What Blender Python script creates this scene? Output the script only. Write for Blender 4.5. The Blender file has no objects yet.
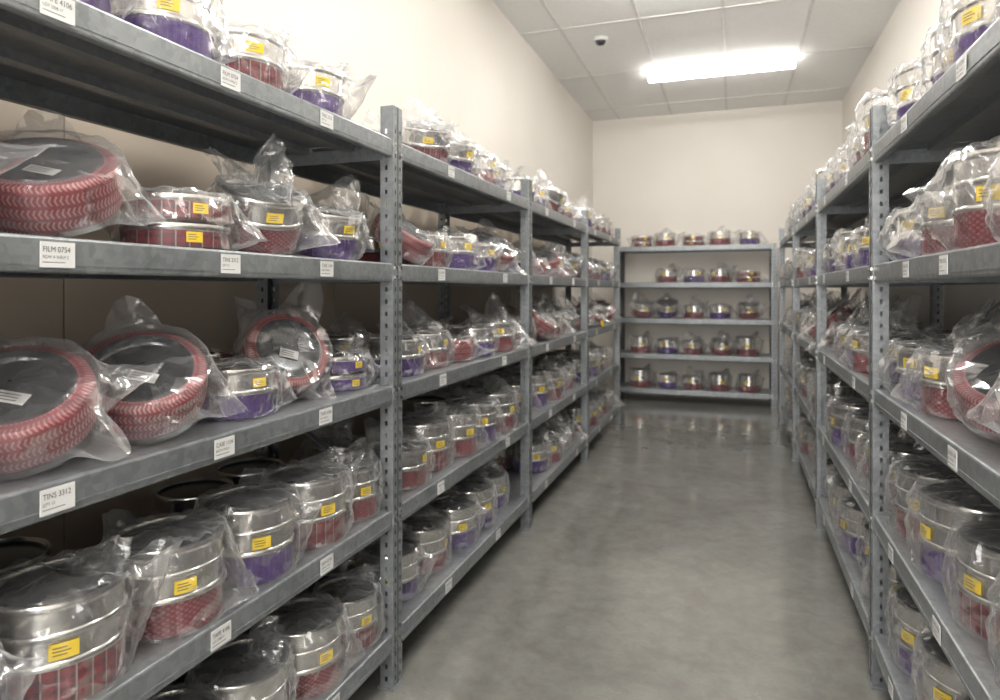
import bpy, math, random
from mathutils import Vector, Matrix, noise
rnd = random.Random(11)
S = bpy.context.scene
COL = S.collection
try:
    S.cycles.transparent_max_bounces = 16
    S.cycles.max_bounces = 5
    S.cycles.glossy_bounces = 3
    S.cycles.transmission_bounces = 2
    S.cycles.diffuse_bounces = 3
except Exception: pass
CAMZ = 1.245

# ------------------------------------------------------------------ materials
def newmat(name):
    m = bpy.data.materials.new(name); m.use_nodes = True
    nt = m.node_tree
    for n in list(nt.nodes): nt.nodes.remove(n)
    out = nt.nodes.new('ShaderNodeOutputMaterial')
    return m, nt, out
def N(nt, t, **kw):
    n = nt.nodes.new('ShaderNode' + t)
    for k, v in kw.items():
        if k.startswith('i_'):
            n.inputs[k[2:].replace('_', ' ')].default_value = v
        else: setattr(n, k, v)
    return n
def L(nt, a, b): nt.links.new(a, b)
def rgba(c): return (c[0], c[1], c[2], 1.0)
def ramp(nt, fac, stops):
    r = N(nt, 'ValToRGB')
    el = r.color_ramp.elements
    while len(el) > 1: el.remove(el[-1])
    el[0].position = stops[0][0]; el[0].color = rgba(stops[0][1])
    for p, c in stops[1:]:
        e = el.new(p); e.color = rgba(c)
    L(nt, fac, r.inputs[0]); return r
def math_(nt, op, a, b=None, c=None):
    n = N(nt, 'Math', operation=op)
    for i, v in enumerate((a, b, c)):
        if v is None: continue
        if isinstance(v, (int, float)): n.inputs[i].default_value = v
        else: L(nt, v, n.inputs[i])
    return n.outputs[0]
def mixc(nt, fac, a, b):
    n = N(nt, 'Mix', data_type='RGBA')
    if isinstance(fac, (int, float)): n.inputs[0].default_value = fac
    else: L(nt, fac, n.inputs[0])
    for s, v in ((6, a), (7, b)):
        if isinstance(v, tuple): n.inputs[s].default_value = rgba(v)
        else: L(nt, v, n.inputs[s])
    return n.outputs[2]
def simple(name, col, rough=0.5, metal=0.0, var=0.06, scale=20, bump=0.0, spec=None):
    m, nt, out = newmat(name)
    p = N(nt, 'BsdfPrincipled')
    tc = N(nt, 'TexCoord'); nz = N(nt, 'TexNoise', i_Scale=scale, i_Detail=2.0)
    L(nt, tc.outputs['Object'], nz.inputs['Vector'])
    lo = tuple(max(0, c * (1 - var)) for c in col); hi = tuple(min(1, c * (1 + var)) for c in col)
    r = ramp(nt, nz.outputs['Fac'], [(0.3, lo), (0.7, hi)])
    L(nt, r.outputs[0], p.inputs['Base Color'])
    p.inputs['Roughness'].default_value = rough; p.inputs['Metallic'].default_value = metal
    if bump > 0:
        b = N(nt, 'Bump', i_Strength=bump, i_Distance=0.002); L(nt, nz.outputs['Fac'], b.inputs['Height']); L(nt, b.outputs[0], p.inputs['Normal'])
    L(nt, p.outputs[0], out.inputs[0]); return m

def m_wall():
    m, nt, out = newmat('painted_wall')
    p = N(nt, 'BsdfPrincipled', i_Roughness=0.5)
    tc = N(nt, 'TexCoord'); nz = N(nt, 'TexNoise', i_Scale=1.2, i_Detail=5.0); nf = N(nt, 'TexNoise', i_Scale=180.0)
    L(nt, tc.outputs['Object'], nz.inputs['Vector']); L(nt, tc.outputs['Object'], nf.inputs['Vector'])
    r = ramp(nt, nz.outputs['Fac'], [(0.3, (0.79, 0.745, 0.68)), (0.7, (0.83, 0.79, 0.728))])
    L(nt, r.outputs[0], p.inputs['Base Color'])
    b = N(nt, 'Bump', i_Strength=0.15, i_Distance=0.001); L(nt, nf.outputs['Fac'], b.inputs['Height']); L(nt, b.outputs[0], p.inputs['Normal'])
    L(nt, p.outputs[0], out.inputs[0]); return m
def m_ceiling():
    m, nt, out = newmat('ceiling_tile')
    p = N(nt, 'BsdfPrincipled', i_Roughness=0.8)
    tc = N(nt, 'TexCoord'); nf = N(nt, 'TexNoise', i_Scale=60.0, i_Detail=6.0)
    L(nt, tc.outputs['Object'], nf.inputs['Vector'])
    r = ramp(nt, nf.outputs['Fac'], [(0.35, (0.90, 0.895, 0.885)), (0.6, (0.94, 0.938, 0.93))])
    L(nt, r.outputs[0], p.inputs['Base Color'])
    L(nt, p.outputs[0], out.inputs[0]); return m
def m_floor():
    m, nt, out = newmat('polished_concrete')
    p = N(nt, 'BsdfPrincipled')
    tc = N(nt, 'TexCoord')
    n1 = N(nt, 'TexNoise', i_Scale=2.1, i_Detail=9.0, i_Roughness=0.66, i_Distortion=0.7)
    n2 = N(nt, 'TexNoise', i_Scale=11.0, i_Detail=10.0, i_Roughness=0.78, i_Distortion=0.4)
    for n in (n1, n2): L(nt, tc.outputs['Object'], n.inputs['Vector'])
    a = ramp(nt, n1.outputs['Fac'], [(0.3, (0.125, 0.125, 0.110)), (0.5, (0.195, 0.194, 0.176)), (0.7, (0.265, 0.263, 0.243))])
    b = ramp(nt, n2.outputs['Fac'], [(0.3, (0.12, 0.12, 0.106)), (0.5, (0.20, 0.198, 0.18)), (0.7, (0.275, 0.273, 0.25))])
    c = mixc(nt, 0.5, a.outputs[0], b.outputs[0])
    mpn = N(nt, 'Mapping'); mpn.inputs['Scale'].default_value = (1.0, 3.2, 1.0); mpn.inputs['Rotation'].default_value = (0, 0, 0.5)
    L(nt, tc.outputs['Object'], mpn.inputs[0])
    n3 = N(nt, 'TexNoise', i_Scale=5.0, i_Detail=4.0, i_Roughness=0.6, i_Distortion=1.6); L(nt, mpn.outputs[0], n3.inputs['Vector'])
    rid = math_(nt, 'ABSOLUTE', math_(nt, 'SUBTRACT', n3.outputs['Fac'], 0.5))
    sc = math_(nt, 'MULTIPLY', math_(nt, 'LESS_THAN', rid, 0.0035), math_(nt, 'GREATER_THAN', n1.outputs['Fac'], 0.53))
    c2 = mixc(nt, math_(nt, 'MULTIPLY', sc, 0.22), c, (0.42, 0.42, 0.40))
    L(nt, c2, p.inputs['Base Color'])
    rr = ramp(nt, n1.outputs['Fac'], [(0.3, (0.09,)*3), (0.7, (0.19,)*3)]); L(nt, rr.outputs[0], p.inputs['Roughness'])
    p.inputs['IOR'].default_value = 1.85
    bp = N(nt, 'Bump', i_Strength=0.04, i_Distance=0.003); L(nt, n2.outputs['Fac'], bp.inputs['Height']); L(nt, bp.outputs[0], p.inputs['Normal'])
    L(nt, p.outputs[0], out.inputs[0]); return m
def m_galv(name, lo, hi, rough=0.42, metal=0.55):
    m, nt, out = newmat(name)
    p = N(nt, 'BsdfPrincipled'); tc = N(nt, 'TexCoord')
    vo = N(nt, 'TexVoronoi', i_Scale=70.0); nz = N(nt, 'TexNoise', i_Scale=5.0, i_Detail=7.0, i_Roughness=0.65)
    L(nt, tc.outputs['Object'], vo.inputs['Vector']); L(nt, tc.outputs['Object'], nz.inputs['Vector'])
    bw = N(nt, 'RGBToBW'); L(nt, vo.outputs['Color'], bw.inputs[0])
    f = math_(nt, 'ADD', math_(nt, 'MULTIPLY', bw.outputs[0], 0.3), math_(nt, 'MULTIPLY', nz.outputs['Fac'], 0.8))
    r = ramp(nt, f, [(0.3, lo), (0.8, hi)]); L(nt, r.outputs[0], p.inputs['Base Color'])
    p.inputs['Metallic'].default_value = metal
    rr = math_(nt, 'ADD', math_(nt, 'MULTIPLY', nz.outputs['Fac'], 0.2), rough - 0.1); L(nt, rr, p.inputs['Roughness'])
    L(nt, p.outputs[0], out.inputs[0]); return m
def m_bag():
    m, nt, out = newmat('clear_plastic_bag')
    tc = N(nt, 'TexCoord')
    oi = N(nt, 'ObjectInfo')
    off = N(nt, 'VectorMath', operation='MULTIPLY_ADD'); L(nt, oi.outputs['Random'], off.inputs[0]); off.inputs[1].default_value = (7, 7, 7); L(nt, tc.outputs['Object'], off.inputs[2])
    vo = N(nt, 'TexVoronoi', i_Scale=18.0); L(nt, off.outputs[0], vo.inputs['Vector'])
    bp = N(nt, 'Bump', i_Strength=0.7, i_Distance=0.02); L(nt, vo.outputs['Distance'], bp.inputs['Height'])
    lw = N(nt, 'LayerWeight', i_Blend=0.5)
    fp = math_(nt, 'POWER', lw.outputs['Facing'], 2.6)
    haze = math_(nt, 'MULTIPLY_ADD', fp, 0.48, 0.065)
    tr = N(nt, 'BsdfTransparent'); tr.inputs[0].default_value = (1, 1, 1, 1)
    df = N(nt, 'BsdfDiffuse'); df.inputs[0].default_value = (0.95, 0.96, 0.98, 1); L(nt, bp.outputs[0], df.inputs['Normal'])
    tl = N(nt, 'BsdfTranslucent'); tl.inputs[0].default_value = (0.95, 0.96, 0.98, 1)
    ms = N(nt, 'MixShader'); ms.inputs[0].default_value = 0.4; L(nt, df.outputs[0], ms.inputs[1]); L(nt, tl.outputs[0], ms.inputs[2])
    mx = N(nt, 'MixShader'); L(nt, haze, mx.inputs[0]); L(nt, tr.outputs[0], mx.inputs[1]); L(nt, ms.outputs[0], mx.inputs[2])
    gl = N(nt, 'BsdfGlossy', i_Roughness=0.13); gl.inputs[0].default_value = (1, 1, 1, 1); L(nt, bp.outputs[0], gl.inputs['Normal'])
    fr = N(nt, 'Fresnel', i_IOR=1.4); L(nt, bp.outputs[0], fr.inputs['Normal'])
    gf = math_(nt, 'MINIMUM', math_(nt, 'MULTIPLY_ADD', fr.outputs[0], 0.62, 0.04), 0.34)
    m2 = N(nt, 'MixShader'); L(nt, gf, m2.inputs[0]); L(nt, mx.outputs[0], m2.inputs[1]); L(nt, gl.outputs[0], m2.inputs[2])
    L(nt, m2.outputs[0], out.inputs[0]); return m
def m_uvpat(name, kind):
    m, nt, out = newmat(name)
    p = N(nt, 'BsdfPrincipled', i_Roughness=0.45)
    uv = N(nt, 'UVMap'); sx = N(nt, 'SeparateXYZ'); L(nt, uv.outputs[0], sx.inputs[0])
    U, V = sx.outputs[0], sx.outputs[1]
    if kind == 'chev':
        pp = math_(nt, 'PINGPONG', math_(nt, 'DIVIDE', V, 0.0105), 1.0)
        s = math_(nt, 'SINE', math_(nt, 'MULTIPLY', math_(nt, 'ADD', math_(nt, 'MULTIPLY', U, 92.0), math_(nt, 'MULTIPLY', pp, 0.6)), 6.2832))
        f = math_(nt, 'GREATER_THAN', s, 0.35)
        g = math_(nt, 'GREATER_THAN', pp, 0.28)
        f = math_(nt, 'MULTIPLY', f, g)
        c = mixc(nt, math_(nt, 'MULTIPLY', f, 0.55), (0.18, 0.014, 0.022), (0.52, 0.32, 0.30))
    elif kind == 'plaid':
        a = math_(nt, 'GREATER_THAN', math_(nt, 'FRACT', math_(nt, 'MULTIPLY', U, 26.0)), 0.55)
        b = math_(nt, 'GREATER_THAN', math_(nt, 'FRACT', math_(nt, 'DIVIDE', V, 0.018)), 0.55)
        d = math_(nt, 'LESS_THAN', math_(nt, 'FRACT', math_(nt, 'MULTIPLY_ADD', U, 26.0, 0.2)), 0.12)
        c = mixc(nt, math_(nt, 'MULTIPLY', math_(nt, 'ADD', a, b), 0.42), (0.19, 0.008, 0.017), (0.03, 0.006, 0.014))
        c = mixc(nt, math_(nt, 'MULTIPLY', d, 0.45), c, (0.5, 0.4, 0.38))
    elif kind == 'purple':
        s = math_(nt, 'SINE', math_(nt, 'MULTIPLY', U, 6.2832 * 48))
        c = mixc(nt, math_(nt, 'MULTIPLY_ADD', s, 0.5, 0.5), (0.032, 0.006, 0.10), (0.06, 0.014, 0.165))
    else:
        s = math_(nt, 'SINE', math_(nt, 'MULTIPLY', U, 6.2832 * 40)); t = math_(nt, 'SINE', math_(nt, 'MULTIPLY', V, 6.2832 / 0.010))
        f = math_(nt, 'GREATER_THAN', math_(nt, 'MULTIPLY', s, t), 0.25)
        c = mixc(nt, math_(nt, 'MULTIPLY', f, 0.4), (0.14, 0.005, 0.013), (0.36, 0.17, 0.17))
    L(nt, c, p.inputs['Base Color']); L(nt, p.outputs[0], out.inputs[0]); return m

M_WALL, M_CEIL, M_FLOOR = m_wall(), m_ceiling(), m_floor()
M_GALV = m_galv('galvanised_steel', (0.18, 0.196, 0.205), (0.33, 0.35, 0.362), 0.38, 0.5)
M_DECK = m_galv('galvanised_deck', (0.205, 0.218, 0.226), (0.34, 0.355, 0.366), 0.32, 0.45)
M_SLOT_SHADE_JOINT = simple('slot_shade_and_joint', (0.08, 0.085, 0.09), 0.5, 0.5)
M_STEEL = simple('tin_steel', (0.70, 0.69, 0.67), 0.19, 1.0, 0.05, 40)
M_BLACK = simple('dark_glossy_lid', (0.12, 0.125, 0.13), 0.2, 0.8, 0.1)
M_DISH = simple('dark_steel_dish', (0.13, 0.135, 0.145), 0.18, 0.9, 0.1)
M_PURPLE = m_uvpat('purple_ribbed_band', 'purple')
M_RED = m_uvpat('red_woven_band', 'red')
M_PLAID = m_uvpat('plaid_band', 'plaid')
M_CHEV = m_uvpat('red_chevron_wrap', 'chev')
M_YEL = simple('yellow_sticker', (0.88, 0.62, 0.004), 0.45, 0, 0.03)
M_WHITE = simple('white_label', (0.74, 0.74, 0.73), 0.5, 0, 0.02)
M_INK = simple('label_ink', (0.03, 0.03, 0.035), 0.6)
M_BAG = m_bag()
M_PANEL = simple('shaded_tan_wall_panel', (0.50, 0.43, 0.35), 0.5, 0, 0.04, 3)  # seamed panels; shade behind the racks is put into the tan colour
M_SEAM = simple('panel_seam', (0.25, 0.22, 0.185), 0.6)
M_TBAR = simple('ceiling_grid_bar', (0.76, 0.755, 0.74), 0.5)
M_DOOR = simple('door_paint', (0.45, 0.47, 0.48), 0.45)
M_CASE = simple('white_plastic', (0.75, 0.75, 0.73), 0.4)
M_DOME = simple('dark_dome', (0.04, 0.04, 0.045), 0.1)
def m_emit(s):
    m, nt, out = newmat('fluorescent_diffuser')
    e = N(nt, 'Emission', i_Strength=s); e.inputs[0].default_value = (1.0, 0.97, 0.92, 1)
    L(nt, e.outputs[0], out.inputs[0]); return m
MATS = [M_GALV, M_DECK, M_SLOT_SHADE_JOINT, M_STEEL, M_BLACK, M_PURPLE, M_RED, M_PLAID, M_CHEV, M_YEL, M_WHITE, M_INK, M_BAG, M_DISH]
MI = {m.name: i for i, m in enumerate(MATS)}

# ------------------------------------------------------------------ mesh builder
class MB:
    def __init__(s): s.v = []; s.f = []; s.m = []; s.uv = []; s.sm = []
    def face(s, pts, mat, uvs=None, smooth=False):
        b = len(s.v); s.v += [tuple(p) for p in pts]; s.f.append(tuple(range(b, b + len(pts)))); s.m.append(mat)
        s.uv.append(uvs or [(0, 0)] * len(pts)); s.sm.append(smooth)
    def box(s, x0, x1, y0, y1, z0, z1, mat):
        b = len(s.v)
        s.v += [(x, y, z) for x in (x0, x1) for y in (y0, y1) for z in (z0, z1)]
        for q in ((0, 1, 3, 2), (4, 6, 7, 5), (0, 4, 5, 1), (2, 3, 7, 6), (0, 2, 6, 4), (1, 5, 7, 3)):
            s.f.append(tuple(b + i for i in q)); s.m.append(mat); s.uv.append([(0, 0)] * 4); s.sm.append(False)
    def bar(s, a, b_, w, t, mat, up=(0, 0, 1)):
        a = Vector(a); b = Vector(b_); d = (b - a).normalized(); n = d.cross(Vector(up)).normalized(); k = n.cross(d)
        base = len(s.v)
        for p in (a, b):
            for i, j in ((-1, -1), (1, -1), (1, 1), (-1, 1)):
                s.v.append(tuple(p + n * (t / 2 * i) + k * (w / 2 * j)))
        for q in ((0, 1, 2, 3), (7, 6, 5, 4), (0, 4, 5, 1), (1, 5, 6, 2), (2, 6, 7, 3), (3, 7, 4, 0)):
            s.f.append(tuple(base + i for i in q)); s.m.append(mat); s.uv.append([(0, 0)] * 4); s.sm.append(False)
    def grid(s, rows, mat, closed=True, uvf=None, smooth=True, matf=None):
        b = len(s.v); nr = len(rows); nc = len(rows[0])
        for r in rows: s.v += [tuple(p) for p in r]
        for i in range(nr - 1):
            for j in range(nc if closed else nc - 1):
                j2 = (j + 1) % nc
                s.f.append((b + i * nc + j, b + i * nc + j2, b + (i + 1) * nc + j2, b + (i + 1) * nc + j))
                s.m.append(matf(i) if matf else mat); s.sm.append(smooth)
                if uvf: s.uv.append([uvf(i, j), uvf(i, j + 1), uvf(i + 1, j + 1), uvf(i + 1, j)])
                else: s.uv.append([(0, 0)] * 4)
    def extrude_x(s, prof, x0, x1, mat):
        n = len(prof)
        b = len(s.v)
        s.v += [(x0, y, z) for y, z in prof] + [(x1, y, z) for y, z in prof]
        for i in range(n):
            j = (i + 1) % n
            s.f.append((b + i, b + j, b + n + j, b + n + i)); s.m.append(mat); s.uv.append([(0, 0)] * 4); s.sm.append(False)
        s.f.append(tuple(b + i for i in range(n))); s.m.append(mat); s.uv.append([(0, 0)] * n); s.sm.append(False)
        s.f.append(tuple(b + n + i for i in reversed(range(n)))); s.m.append(mat); s.uv.append([(0, 0)] * n); s.sm.append(False)
    def lathe(s, segs, n=44, z0=0.0, sc=1.0):
        pts = []; mats = []
        for mat, pl in segs:
            if not pts: pts.append(pl[0]); pl = pl[1:]
            for p in pl: pts.append(p); mats.append(mat)
        cum = [0]
        for a, b in zip(pts, pts[1:]): cum.append(cum[-1] + math.hypot(b[0] - a[0], b[1] - a[1]))
        rows = [[(max(r, 1e-4) * sc * math.cos(2 * math.pi * j / n), max(r, 1e-4) * sc * math.sin(2 * math.pi * j / n), z0 + z * sc) for j in range(n)] for r, z in pts]
        s.grid(rows, 0, True, lambda i, j: (j / n, cum[i]), True, lambda i: mats[i])
    def arc_patch(s, R, a0, a1, z0, z1, mat, n=8):
        rows = [[(R * math.cos(a0 + (a1 - a0) * j / n), R * math.sin(a0 + (a1 - a0) * j / n), z) for j in range(n + 1)] for z in (z0, z1)]
        s.grid(rows, mat, False)
    def mesh(s, name, mats=MATS, sharp=True):
        me = bpy.data.meshes.new(name); me.from_pydata(s.v, [], s.f)
        for m in mats: me.materials.append(m)
        me.polygons.foreach_set('material_index', s.m)
        me.polygons.foreach_set('use_smooth', s.sm)
        ul = me.uv_layers.new(name='UVMap')
        flat = [c for u in s.uv for p in u for c in p]
        ul.data.foreach_set('uv', flat)
        me.update()
        if sharp:
            try: me.set_sharp_from_angle(angle=math.radians(42))
            except Exception: pass
        return me
def obj(name, me, loc=(0, 0, 0), rot=(0, 0, 0), parent=None, scale=None):
    o = bpy.data.objects.new(name, me); COL.objects.link(o)
    o.location = loc; o.rotation_euler = rot
    if scale: o.scale = scale if not isinstance(scale, (int, float)) else (scale,) * 3
    if parent: o.parent = parent
    return o
def boxobj(name, x0, x1, y0, y1, z0, z1, mat, parent=None):
    b = MB(); b.box(x0, x1, y0, y1, z0, z1, 0); return obj(name, b.mesh(name, [mat], False), parent=parent)

# ------------------------------------------------------------------ room
XL, XR, YB, YF, ZC = -1.62, 1.127, 8.08, -2.3, 3.31
boxobj('floor', XL - .1, XR + .1, YF - .1, YB + .1, -0.1, 0.0, M_FLOOR)
boxobj('ceiling', XL - .1, XR + .1, YF - .1, YB + .1, ZC, ZC + .1, M_CEIL)
boxobj('wall_left', XL - .1, XL, YF - .1, YB + .1, 0, ZC, M_WALL)
boxobj('wall_right', XR, XR + .1, YF - .1, YB + .1, 0, ZC, M_WALL)
boxobj('wall_back', XL, XR, YB, YB + .1, 0, ZC, M_WALL)
boxobj('wall_front', XL, XR, YF - .1, YF, 0, ZC, M_WALL)
b = MB()
b.box(-0.72, 0.28, YF + .001, YF + .03, 0, 2.08, 1); b.box(-0.67, 0.23, YF + .03, YF + .045, 0.01, 2.03, 0)
b.box(-0.60, -0.48, YF + .045, YF + .10, 0.98, 1.0, 1)
obj('door_1', b.mesh('door', [M_DOOR, M_CASE], False))
b = MB()
x = XL + 0.33
while x < XR:
    b.box(x - .012, x + .012, YF, YB, ZC - .004, ZC, 0); x += 0.61
y = YB - 0.5
while y > YF:
    b.box(XL, XR, y - .012, y + .012, ZC - .0045, ZC, 0); y -= 1.22
obj('trim_ceiling_grid', b.mesh('grid', [M_TBAR], False))
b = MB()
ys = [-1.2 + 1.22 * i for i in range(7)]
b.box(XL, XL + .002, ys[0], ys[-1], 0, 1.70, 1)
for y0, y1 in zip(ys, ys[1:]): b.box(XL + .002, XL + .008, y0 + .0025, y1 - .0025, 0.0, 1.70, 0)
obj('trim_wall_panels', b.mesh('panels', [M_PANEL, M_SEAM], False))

def fixture(y, st):
    b = MB(); L2 = 0.645; xc = -0.115
    for sx in (-.45, .45): b.box(xc + sx - .012, xc + sx + .012, y - .012, y + .012, ZC - .065, ZC, 0)
    prof = [(-.03, -.060), (-.042, -.068), (-.046, -.080), (-.034, -.094), (-.02, -.098), (.02, -.098), (.034, -.094), (.046, -.080), (.042, -.068), (.03, -.060)]
    b.extrude_x([(y + p[0], ZC + p[1]) for p in prof], xc - L2 + .012, xc + L2 - .012, 1)
    for sx in (-1, 1):
        x0 = xc + sx * L2
        b.box(min(x0, x0 - sx * .012), max(x0, x0 - sx * .012), y - .048, y + .048, ZC - .100, ZC - .058, 0)
    obj('fluorescent_ceiling_light', b.mesh('fluor', [M_CASE, m_emit(st)], False))
for y, st in ((6.42, 22), (4.3, 50), (2.2, 42), (0.1, 40), (-1.6, 38)): fixture(y, st)  # far one in view; unseen row presumed overhead, extras added to brighten the aisle
la = bpy.data.lights.new('added_fill_lamp', 'AREA'); la.shape = 'RECTANGLE'; la.size = 1.5; la.size_y = 1.7; la.energy = 64; la.color = (1, .975, .94)  # added fill light behind the camera, lifts the lower shelves
lo = bpy.data.objects.new('added_fill_lamp', la); COL.objects.link(lo); lo.location = (-.2, -2.1, 1.5); lo.rotation_euler = (math.radians(88), 0, 0)
b = MB(); b.lathe([(0, [(0, 0), (.055, 0), (.058, -.012), (.05, -.024), (.042, -.026)]), (1, [(.04, -.04), (.028, -.055), (0, -.062)])], 28)
obj('security_dome_camera', b.mesh('dome', [M_CASE, M_DOME]), (-1.02, 5.42, ZC - .003))

# ------------------------------------------------------------------ shelf labels
def text_mesh(body, size):
    c = bpy.data.curves.new('t', 'FONT'); c.body = body; c.size = size; c.align_x = 'LEFT'
    o = bpy.data.objects.new('t', c); COL.objects.link(o)
    dg = bpy.context.evaluated_depsgraph_get(); dg.update()
    me = bpy.data.meshes.new_from_object(o.evaluated_get(dg))
    vs = [tuple(v.co) for v in me.vertices]; fs = [tuple(p.vertices) for p in me.polygons]
    bpy.data.objects.remove(o); bpy.data.curves.remove(c); bpy.data.meshes.remove(me)
    return vs, fs
def add_text(b, body, size, fn):
    try: vs, fs = text_mesh(body, size)
    except Exception: return
    base = len(b.v); b.v += [fn(x, y) for x, y, z in vs]
    for f in fs:
        b.f.append(tuple(base + i for i in f)); b.m.append(MI['label_ink']); b.uv.append([(0, 0)] * len(f)); b.sm.append(False)
LABELS = []
for t1, t2 in (('TAPE 4106', 'LOT 2208-17'), ('FILM 0754', 'ROW A SHELF 2'), ('TINS 3312', 'QTY 12'), ('CASE 1104', 'BATCH 0925-7')):
    b = MB()
    b.box(-.0285, .0285, -.0012, 0, -.02, .02, MI['white_label'])
    add_text(b, t1, .0125, lambda x, y: (-.025 + x * .85, -.0016, .004 + y))
    add_text(b, t2, .007, lambda x, y: (-.025 + x * .85, -.0016, -.006 + y))
    b.box(-.025, .012, -.0015, -.0012, -.0125, -.0115, MI['label_ink'])
    LABELS.append(b.mesh('shelf_label'))

# ------------------------------------------------------------------ tins
G, ST, BK, PU, RE, PL, CH, YE, WH, IN, BG, DI = (MI[k] for k in ('galvanised_steel', 'tin_steel', 'dark_glossy_lid', 'purple_ribbed_band', 'red_woven_band', 'plaid_band', 'red_chevron_wrap', 'yellow_sticker', 'white_label', 'label_ink', 'clear_plastic_bag', 'dark_steel_dish'))
SC = 1.06
def lid(z):
    return [(ST, [(.0965, z), (.0965, z + .030), (.0995, z + .033), (.1005, z + .038), (.0985, z + .043), (.094, z + .044), (.091, z + .037)]),
            (BK, [(.088, z + .034), (.06, z + .036), (0, z + .037)])]
def ysticker(b, a, z, w=.2, h=.024, R=.0985):
    R *= SC; z *= SC; h *= SC
    b.arc_patch(R, a - w, a + w, z, z + h, YE)
    for k in range(3):
        zz = z + h * (0.25 + .22 * k); b.arc_patch(R + .0004, a - w * .75, a + w * (.2 + .25 * (k % 2)), zz, zz + h * .07, IN, 5)
def tin_tall(b, base, sa=0.0):
    b.lathe([(base, [(0, 0), (.091, 0), (.095, .004), (.0955, .062)]),
             (ST, [(.099, .064), (.100, .068), (.098, .072), (.0955, .074), (.0955, .106), (.099, .108), (.1005, .112), (.099, .116), (.0965, .118)])] + lid(.118), sc=SC)
    ysticker(b, sa, .078); return .162 * SC
def tin_mid(b, base, sa=0.0):
    b.lathe([(base, [(0, 0), (.091, 0), (.095, .004), (.0955, .058)]), (ST, [(.099, .060), (.1005, .064), (.099, .070), (.0965, .072), (.0965, .080)])] + lid(.080), sc=SC)
    ysticker(b, sa, .077, h=.022); return .124 * SC
def tin_stack(b, base, sa=0.0):
    for k, z in enumerate((0, .056)):
        b.lathe([(base, [(0, 0), (.096, 0), (.1, .004), (.1, .034)]), (ST, [(.1025, .036), (.1035, .042), (.1015, .048), (.095, .051), (.09, .046)]), (BK, [(.085, .044), (0, .046)])], z0=z * SC, sc=SC)
        ysticker(b, sa + .12 * k, z + .012, .15, .02, .1015)
    return .107 * SC
def tin_ring(b, base, sa=0.0):
    b.lathe([(base, [(0, .002), (.092, .001), (.101, .005), (.1045, .014), (.107, .040), (.1072, .064), (.105, .074), (.100, .079), (.084, .081)]),
             (DI, [(.082, .084), (.079, .084), (.077, .078), (.074, .071), (.066, .067), (.045, .065), (0, .0645)])], 52, sc=SC)
    z = .069 * SC
    ca, sn = math.cos(-.35), math.sin(-.35)
    def P(x, y, dz=0): return ((x * ca - y * sn) * SC + .012, (x * sn + y * ca) * SC, z + dz)
    b.face([P(-.012, -.024), P(.012, -.024), P(.012, .024), P(-.012, .024)], WH)
    for k in range(3): b.face([P(-.007 + .006 * k, -.019, .0004), P(-.005 + .006 * k, -.019, .0004), P(-.005 + .006 * k, .012, .0004), P(-.007 + .006 * k, .012, .0004)], IN)
    return .084 * SC

def bag(b, R, H, seed, corners, nt_=104, loose=.05, cru=1.0):
    rr = random.Random(seed); so = rr.random() * 50
    def nz(x, y, z): return noise.noise(Vector((x + so, y - so, z)))
    def crumple(p, amp):
        d = noise.voronoi(Vector((p[0] + so, p[1], p[2])) * 24.0)[0]
        e = noise.voronoi(Vector((p[0] - so, p[1] + 3, p[2])) * 46.0)[0]
        return cru * amp * (1.0 * (d[1] - d[0]) + .4 * (e[1] - e[0]))
    cs = []
    for th in [2 * math.pi * j / nt_ for j in range(nt_)]:
        cx, cy = math.cos(th), math.sin(th)
        out = R * (1.06 + loose * 2.6 * abs(nz(cx * 2.2, cy * 2.2, 1))); zs = H * (.5 + .45 * nz(cx * 1.5, cy * 1.5, 4)); wt = 0
        for a, ln, w, zk in corners:
            d = abs((th - a + math.pi) % (2 * math.pi) - math.pi)
            if d < w:
                f = (1 - d / w); out += ln * R * f ** 1.15; g = min(1, f * 1.6); zs = zs * (1 - g) + zk * g; wt = max(wt, f)
        cs.append((cx, cy, out, zs, wt))
    rows = []
    Rt = 1.03 * R
    for f in (0.02, .2, .4, .6, .8, .92, 1.0):
        row = []
        for cx, cy, o, z, w in cs:
            px, py = cx * Rt * f, cy * Rt * f
            row.append((px, py, H + .002 + .020 * cru * abs(nz(cx * f * 2.6, cy * f * 2.6, 7)) + (.008 * (1 - f)) * cru + crumple((px, py, H), .010)))
        rows.append(row)
    n = 10
    for k in range(1, n + 1):
        t = k / n; row = []
        for cx, cy, o, z, w in cs:
            sag = math.sin(math.pi * t) * .16 * w
            r = Rt + (o - Rt) * (t ** (1 + .5 * w)); zz = H + .002 + (z - H) * t - (sag * R if z > H * .3 else -sag * .3 * R)
            cr = abs(nz(cx * 6, cy * 6, t * 1.4 + 3)) * .018 * cru * math.sin(math.pi * min(1, t * .9 + .05)) + .02 * w * t * nz(cx * 12, cy * 12, t)
            cr += crumple((cx * r, cy * r, zz), .014)
            r += max(cr, -.004); row.append((cx * r, cy * r, max(zz + (.016 * w * t * nz(cx * 15, cy * 15, 9)), .002)))
        rows.append(row)
    Rb = 1.02 * R
    for k in range(1, n + 1):
        t = k / n; row = []
        for cx, cy, o, z, w in cs:
            t2 = t ** (1 / (1 + .5 * w))
            zz = z * (1 - t) * (1 - .25 * w * math.sin(math.pi * t)); r = o + (Rb - o) * t2
            r += abs(nz(cx * 6, cy * 6, 9 + t * 1.4)) * .016 * cru * math.sin(math.pi * t) + crumple((cx * r, cy * r, zz), .014) * (1 - t * .6)
            row.append((cx * r, cy * r, max(zz, .0015)))
        rows.append(row)
    b.grid(rows, BG)
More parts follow.
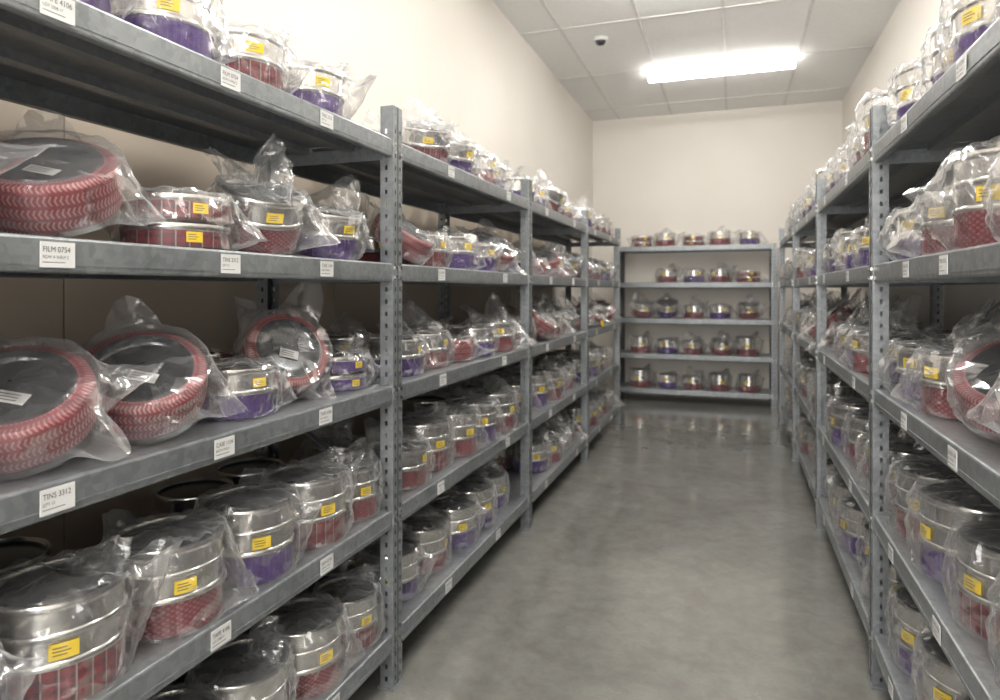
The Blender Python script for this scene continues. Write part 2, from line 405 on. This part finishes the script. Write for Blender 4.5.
def tuft(b, R, H, seed, a, hgt, wid, lean=0.25, r0=.55):
    rr = random.Random(seed * 13 + 5); so = rr.random() * 30; s0 = rr.choice((-.75, -.5, .5, .75))
    ca, sa = math.cos(a), math.sin(a)
    for side in (1, -1):
        rows = []
        for i in range(11):
            t = i / 10; row = []
            for j in range(19):
                s_ = j / 18 * 2 - 1
                w = wid * (1.0 + .18 * math.sin(t * 2.5) * s_ * s0 - .15 * t)
                edge = 1 - .5 * abs(s_ - s0) * t
                fold = abs(((s_ * 2.1 + so) % 1.0) - .5) * 2 - .5
                d = noise.voronoi(Vector((s_ * 2.2 + so, t * 2.2, side * 3.0)))[0]
                pl = .012 * fold * (.35 + .65 * t) + .028 * t * noise.noise(Vector((s_ * 1.6 + so, t * 1.5, 0))) + .022 * (d[1] - d[0])
                th = side * .034 * (1 - s_ * s_) * (1 - .8 * t)
                u = r0 * R + lean * hgt * t * t + pl + th
                v = s_ * w
                row.append((ca * u - sa * v, sa * u + ca * v, H - .002 + hgt * t * edge))
            rows.append(row)
        b.grid(rows, BG, False)
FN = {'tall': (tin_tall, .1005), 'mid': (tin_mid, .1005), 'stack': (tin_stack, .1035), 'ring': (tin_ring, .108)}
def D(a): return math.radians(a) % (2 * math.pi)
VAR = {}; BARE = {}
def variant(key, kind, base, seed, corners, loose=.05, sa=0.0, tufts=(), cru=.95):
    b = MB(); fn, R = FN[kind]
    H = fn(b, base, sa)
    if (kind, base) not in BARE: BARE[(kind, base)] = b.mesh('tin_' + kind)
    bag(b, R * SC, H, seed, [(D(a), l, w, z) for a, l, w, z in corners], loose=loose, cru=cru)
    for k, (a, h, w, ln, r0) in enumerate(tufts): tuft(b, R * SC, H, seed + k * 3, D(a), h, w, ln, r0)
    VAR[key] = b.mesh('bagged_' + kind); BARE[key] = BARE[(kind, base)]
variant('tall_red', 'tall', RE, 1, [(75, .55, .5, .02), (-150, .5, .6, .19)], .07, sa=D(6))
variant('tall_pur', 'tall', PU, 2, [(80, .5, .45, .12), (150, .4, .5, .20)], .07, sa=D(-8))
variant('tall_red2', 'tall', PL, 3, [(95, .7, .5, .19), (-100, .35, .4, .03)], .09, sa=D(2), tufts=((120, .06, .07, .5, .6),))
variant('tall_pur2', 'tall', PU, 4, [(60, .5, .4, .01), (180, .7, .5, .20)], .09, sa=D(10))
variant('tall_bare', 'tall', RE, 5, [(110, .4, .5, .15), (-90, .3, .4, .02)], .07, sa=D(0), tufts=((90, .07, .07, .4, .5),))
variant('tall_peak', 'tall', PU, 31, [(110, .7, .5, .17), (-90, .6, .4, .05)], .12, sa=D(0), tufts=((90, .12, .09, .3, .4), (-120, .09, .07, .5, .4)))
variant('tall_peak2', 'tall', RE, 32, [(80, .7, .5, .10), (-70, .6, .4, .12)], .13, sa=D(0), tufts=((150, .13, .1, .2, .2),))
variant('mid_red', 'mid', RE, 6, [(85, .9, .5, .15), (150, .5, .4, .17)], .10, sa=D(4), tufts=((140, .09, .085, .35, .45),))
variant('mid_pur', 'mid', PU, 7, [(95, .8, .45, .02), (-90, .6, .4, .01), (180, .7, .5, .15)], .10, sa=D(14))
variant('mid_plaid', 'mid', PL, 8, [(60, .6, .5, .10), (160, 1.0, .55, .18)], .12, sa=D(-10), tufts=((170, .11, .09, .2, .5), (60, .05, .05, .9, .7)))
variant('mid_pur2', 'mid', PU, 9, [(-120, .8, .5, .16), (70, .8, .5, .15)], .12, sa=D(-4), tufts=((-140, .10, .085, .2, .3), (70, .05, .06, .8, .6)))
variant('low_peak', 'mid', RE, 21, [(70, .9, .5, .03), (-60, .6, .45, .02), (180, .6, .5, .16)], .18, sa=D(0), tufts=((100, .14, .09, .15, .2), (-150, .08, .07, .7, .6)))
variant('low_peak2', 'mid', PU, 22, [(110, .8, .5, .14), (-80, .8, .45, .03)], .18, sa=D(6), tufts=((150, .13, .095, .3, .35),))
variant('stack_plaid', 'stack', PL, 10, [(80, .6, .5, .03), (-120, .5, .5, .10)], .06, sa=D(3), cru=.5)
variant('stack_pur', 'stack', PU, 11, [(80, .7, .5, .05), (-100, .5, .5, .13)], .09, sa=D(3), tufts=((120, .07, .07, .5, .5),))
variant('ring_a', 'ring', CH, 12, [(75, .55, .5, .0), (-170, .7, .5, .10), (-85, .4, .4, .02)], .05, cru=.45)
variant('ring_b', 'ring', CH, 13, [(60, .7, .35, .01), (110, .8, .4, .05), (-110, .6, .5, .05)], .05, cru=.45)
variant('ring_c', 'ring', CH, 14, [(150, 1.1, .5, .10), (35, .8, .35, .03), (-150, .7, .4, .06)], .06, cru=.45)

# ------------------------------------------------------------------ shelving racks
LIP = .057
def hole_strip(b, o, ux, w, cols, z0, z1, mat, pitch=.038, hh=.017, hw=.009):
    xs = [0]
    for c in cols: xs += [c - hw / 2, c + hw / 2]
    xs.append(w)
    nrow = int((z1 - z0) / pitch)
    def P(x, z): return (o[0] + ux[0] * x, o[1] + ux[1] * x, z)
    for i in range(len(xs) - 1):
        if i % 2 == 0: b.face([P(xs[i], z0), P(xs[i + 1], z0), P(xs[i + 1], z1), P(xs[i], z1)], mat)
        else:
            z = z0
            for k in range(nrow):
                zt = z0 + (k + 1) * pitch - hh if k < nrow - 1 else z1
                b.face([P(xs[i], z), P(xs[i + 1], z), P(xs[i + 1], zt), P(xs[i], zt)], mat)
                z = z0 + (k + 1) * pitch
def post(b, x, y, top, inward):
    y0 = y - inward * .003
    hole_strip(b, (x - .030, y0), (1, 0), .060, [.015, .045], 0, top, G, hh=.014, hw=.008)
    hole_strip(b, (x - .030, y0), (0, inward), .045, [.024], 0, top, G, hh=.014, hw=.008)
    hole_strip(b, (x + .030, y0), (0, inward), .045, [.024], 0, top, G, hh=.014, hw=.008)
    ys = sorted((y0 + inward * .012, y0 + inward * .0135)); b.box(x - .028, x + .028, ys[0], ys[1], 0, top, MI['slot_shade_and_joint'])  # dark sheet behind the slots paints the shade inside the channel
    b.box(x - .0015, x + .0015, min(y0, y0 - inward * .0015), max(y0, y0 - inward * .0015), 0, top, MI['slot_shade_and_joint'])
    ya, yb = sorted((y0 - inward * .004, y0 + inward * .052))
    b.box(x - .036, x + .036, ya, yb, 0, .006, G)
def rack(name, origin, rotz, nb, W, Dp, levels, top):
    b = MB()
    for i in range(nb + 1):
        x = i * W
        post(b, x, 0, top, 1); post(b, x, Dp, top, -1)
        for z in levels:
            b.box(x - .002, x + .002, .04, Dp - .04, z - .03, z + .012, G)
            for dx in (-.017, .017):
                for dz in (-.014, .014):
                    b.box(x + dx - .005, x + dx + .005, -.0075, -.003, z + dz - .005, z + dz + .005, ST)
        b.bar((x, .03, levels[3] + .05), (x, Dp - .03, levels[2] - .05), .025, .003, G, (1, 0, 0))
    for i in range(nb):
        x0, x1 = i * W, (i + 1) * W
        for z in levels:
            zt = z + LIP / 2; zb = z - LIP / 2
            b.box(x0 + .003, x1 - .003, .004, Dp - .004, zt - .003, zt - .0005, MI['galvanised_deck'])
            for yy, s in ((0, 1), (Dp, -1)):
                pr = [(0, zt - .005), (.0015, zt - .0015), (.005, zt), (.018, zt), (.018, zt - .003), (.006, zt - .004), (.004, zt - .007), (.004, zb + .005), (.02, zb + .005), (.02, zb + .001), (.0045, zb), (.001, zb + .0015), (0, zb + .005)]
                b.extrude_x([(yy + s * p[0], p[1]) for p in pr], x0 + .032, x1 - .032, G)
                b.extrude_x([(yy + s * p[0], p[1]) for p in ((-.0015, zb + .012), (-.0015, zb + .016), (0, zb + .016), (0, zb + .012))], x0 + .032, x1 - .032, G)
            for yy in (.17, .34):
                b.box(x0 + .01, x1 - .01, yy - .02, yy + .02, zt - .025, zt - .003, MI['galvanised_deck'])
    return obj(name, b.mesh(name, MATS, False), origin, (0, 0, rotz))
LV_L = [CAMZ + z for z in (.443, .055, -.327, -.714, -1.10)]
LV_R = [CAMZ + z for z in (.425, .052, -.335, -.730, -1.105)]
LV_B = [CAMZ + z for z in (.46, .055, -.345, -.74, -1.13)]
BW = 1.46; TOP = 1.82
RL = dict(o=(-1.0, 1.877 - 2 * BW, 0), rot=math.pi / 2, nb=5, W=BW, D=.51, lv=LV_L, r1=.15)
RR = dict(o=(.415, 2.38 + 3 * BW, 0), rot=-math.pi / 2, nb=5, W=BW, D=.56, lv=LV_R, r1=.16)
RB = dict(o=(-1.247, 7.58, 0), rot=0.0, nb=1, W=1.66, D=.44, lv=LV_B, r1=.20)
for R_, top in ((RL, TOP), (RR, TOP), (RB, LV_B[0] + .03)):
    R_['obj'] = rack('steel_shelving_rack', R_['o'], R_['rot'], R_['nb'], R_['W'], R_['D'], R_['lv'], top)
def label(R_, x, lev, k):
    return obj('shelf_label', LABELS[k % 4], (x, -.0018, R_['lv'][lev]), parent=R_['obj'])
for lev, ys in enumerate(((.757, 1.138, 1.49), (.757, 1.138, 1.49), (.757, 1.12, 1.485), (.70, 1.11, 1.49), (.757, 1.15, 1.52))):
    for k, y in enumerate(ys): label(RL, y - RL['o'][1], lev, k + lev)
for lev, ys in enumerate(((1.497, 1.95), (1.61, 1.93), (1.55, 1.95), (1.66, 2.1), (1.6, 2.1))):
    for k, y in enumerate(ys): label(RR, RR['o'][1] - y, lev, k + lev + 1)
for R_, bays in ((RL, (0, 2, 3, 4)), (RR, (0, 1, 2, 4))):
    for bi in bays:
        for lev in range(5):
            for k in range(2): label(R_, bi * BW + .35 + .7 * k + rnd.uniform(-.1, .1), lev, rnd.randrange(4))

# ------------------------------------------------------------------ stock
def stock_parent(R_):
    e = bpy.data.objects.new('bagged_tin_stock', None); COL.objects.link(e); e.location = R_['o']; e.rotation_euler = (0, 0, R_['rot'])
    e.empty_display_size = .1
    return e
W_TOP = ['mid_red', 'mid_pur', 'mid_plaid', 'mid_pur2', 'low_peak', 'low_peak2', 'low_peak']
W_TOPR = ['tall_peak', 'tall_peak2', 'low_peak', 'mid_pur2', 'tall_peak', 'tall_pur2']
W_MIDA = ['mid_red', 'mid_plaid', 'low_peak', 'mid_pur2', 'ring_a', 'ring_c', 'low_peak2', 'low_peak', 'mid_pur']
W_LOW = ['tall_red', 'tall_pur', 'tall_red2', 'tall_pur2', 'tall_bare', 'mid_red', 'mid_pur', 'tall_pur', 'low_peak', 'tall_peak']
SETS = [W_TOP, W_MIDA, W_MIDA, W_LOW, W_LOW]
SETSR = [W_TOPR, W_MIDA + ['tall_peak2', 'low_peak2'], W_MIDA + ['low_peak', 'low_peak2'], W_LOW, W_LOW]
def fill(R_, face, skip=lambda bay, lev, row: False, step=.2355, sets=SETS, srange=(.84, 1.03), backp=.82):
    par = stock_parent(R_)
    for bay in range(R_['nb']):
        n = int((R_['W'] - .05) / step)
        x00 = (R_['W'] - (n - 1) * step) / 2
        for lev, z in enumerate(R_['lv']):
            for row, yy in enumerate((.132, R_['D'] - R_['r1'])):
                if skip(bay, lev, row): continue
                for i in range(n):
                    if row == 1 and rnd.random() > backp: continue
                    if row == 0 and rnd.random() < .04: continue
                    key = rnd.choice(sets[lev])
                    sc = rnd.uniform(*srange)
                    x = bay * R_['W'] + x00 + i * step + rnd.uniform(-.014, .014)
                    y = yy + rnd.uniform(-.010, .035 if row == 0 else .01)
                    yaw = face + rnd.uniform(-.7, .7)
                    zz = z + LIP / 2 + .001
                    tilt = 0.0
                    if key.startswith('ring') and row == 0 and lev in (1, 2) and rnd.random() < .8:
                        tilt = rnd.uniform(.35, .75); zz += .108 * SC * math.sin(tilt) * sc + .001
                    elif key[:3] in ('mid', 'low') and row == 0 and rnd.random() < .28:
                        tilt = rnd.uniform(.12, .45); zz += .095 * SC * math.sin(tilt) * sc; y += .012
                    me = (BARE if (row == 1 and (lev > 0 or bay not in (1, 2, 3)) and rnd.random() < .75) else VAR)[key]
                    obj('tin', me, (x, y, zz), (0, tilt, yaw), par, sc)
fill(RL, math.radians(-90 - 25), lambda b_, l_, r_: b_ == 1 and r_ == 0, step=.25, srange=(.9, 1.08))
fill(RR, math.radians(-90 + 28), lambda b_, l_, r_: b_ == 3 and r_ == 0 and l_ != 0, sets=SETSR, step=.272, srange=(.98, 1.15))
fill(RB, math.radians(-90), step=.29, sets=[['mid_red', 'mid_pur', 'mid_plaid', 'stack_plaid']] * 3 + [['mid_red', 'mid_pur', 'tall_bare', 'mid_plaid']] * 2, srange=(1.0, 1.12), backp=.0)

def hero(R_, X, Y, lev, key, yaw=-25, tilt=0, sc=1.0, dz=0.0, name='bagged_tin'):
    Rr = (.108 if 'ring' in key else .095) * SC * sc
    z = R_['lv'][lev] + LIP / 2 + .0012 + Rr * math.sin(abs(math.radians(tilt))) + dz
    return obj(name, VAR[key], (X, Y, z), (0, math.radians(tilt), math.radians(yaw)), None, sc)
for y, k, yw in ((.60, 'mid_red', -20), (.84, 'mid_pur2', -30), (1.09, 'tall_pur2', -45), (1.33, 'mid_plaid', -20), (1.60, 'mid_pur2', -25)):
    hero(RL, -1.14, y, 0, k, yw)
hero(RL, -1.15, .60, 1, 'ring_b', -50, 30, name='bagged_woven_ring_tin')
hero(RL, -1.155, .862, 1, 'ring_a', -50, 33, 1.04, name='bagged_woven_ring_tin')
hero(RL, -1.13, 1.125, 1, 'stack_plaid', -30, 0, 1.0)
hero(RL, -1.14, 1.385, 1, 'low_peak', -30, 22)
hero(RL, -1.14, 1.68, 1, 'low_peak2', -20, 12, .95)
hero(RL, -1.15, .56, 2, 'ring_a', -50, 30, name='bagged_woven_ring_tin')
hero(RL, -1.145, .80, 2, 'ring_b', -48, 33, 1.05, name='bagged_woven_ring_tin')
hero(RL, -1.14, 1.05, 2, 'ring_a', -45, 38, 1.05, name='bagged_woven_ring_tin')
hero(RL, -1.13, 1.30, 2, 'mid_pur', -25, 0, .88)
hero(RL, -1.19, 1.545, 2, 'ring_c', -30, 58, 1.0, name='bagged_woven_ring_tin')
hero(RL, -1.15, 1.76, 2, 'stack_pur', -20, 0, .9)
for y, k, yw in ((.60, 'tall_pur', -40), (.847, 'tall_red2', -34), (1.09, 'tall_red', -33), (1.335, 'tall_pur', -26), (1.57, 'tall_red2', -24), (1.775, 'tall_bare', -20)):
    hero(RL, -1.118, y, 3, k, yw, 0, 1.03 if y < 1.7 else .9)
for y, k, yw in ((.60, 'tall_red', -40), (.84, 'tall_pur', -34), (1.08, 'tall_pur2', -33), (1.31, 'tall_bare', -26), (1.55, 'tall_red', -24), (1.775, 'tall_red2', -20)):
    hero(RL, -1.118, y, 4, k, yw, 0, 1.03 if y < 1.7 else .9)
for lev, lst in ((1, ('low_peak', 'mid_plaid', 'tall_peak2', 'low_peak', 'low_peak2')), (2, ('ring_b', 'ring_a', 'ring_c', 'low_peak', 'low_peak2')),
                 (3, ('tall_red', 'tall_pur', 'tall_red2', 'tall_pur', 'tall_red')), (4, ('tall_pur', 'tall_bare', 'tall_red', 'tall_bare', 'tall_pur2'))):
    for i, k in enumerate(lst):
        y = 1.09 + .275 * i
        if k.startswith('ring'): hero(RR, .575, y, lev, k, 236, 34, 1.08, name='bagged_woven_ring_tin')
        else: hero(RR, .56, y, lev, k, 180 + 32 + rnd.uniform(-14, 14), 0, rnd.uniform(1.06, 1.16))
b = MB()
b.face([(0, -.05, 0), (0, .05, 0), (-.008, .05, .05), (-.008, -.05, .05)], 0); b.face([(-.016, -.05, 0), (-.016, .05, 0), (-.008, .05, .05), (-.008, -.05, .05)], 0)
obj('yellow_marker_card', b.mesh('marker', [M_YEL], False), (-1.002, 5.42, LV_L[2] + LIP / 2 + .001))

# ------------------------------------------------------------------ world + camera
w = bpy.data.worlds.new('w'); S.world = w; w.use_nodes = True
w.node_tree.nodes['Background'].inputs[0].default_value = (.8, .8, .8, 1); w.node_tree.nodes['Background'].inputs[1].default_value = .3
cam = bpy.data.cameras.new('camera'); co = bpy.data.objects.new('camera', cam); COL.objects.link(co)
cam.sensor_width = 36; cam.lens = 24.0; cam.shift_y = -.06
cam.clip_start = .02
co.location = (0, 0, CAMZ); co.rotation_euler = (math.radians(90), 0, math.atan(233 / 667))
cam.dof.use_dof = True; cam.dof.focus_distance = 1.55; cam.dof.aperture_fstop = 4.0
S.camera = co
S.view_settings.view_transform = 'Standard'
S.view_settings.look = 'None'
S.view_settings.exposure = 0.5
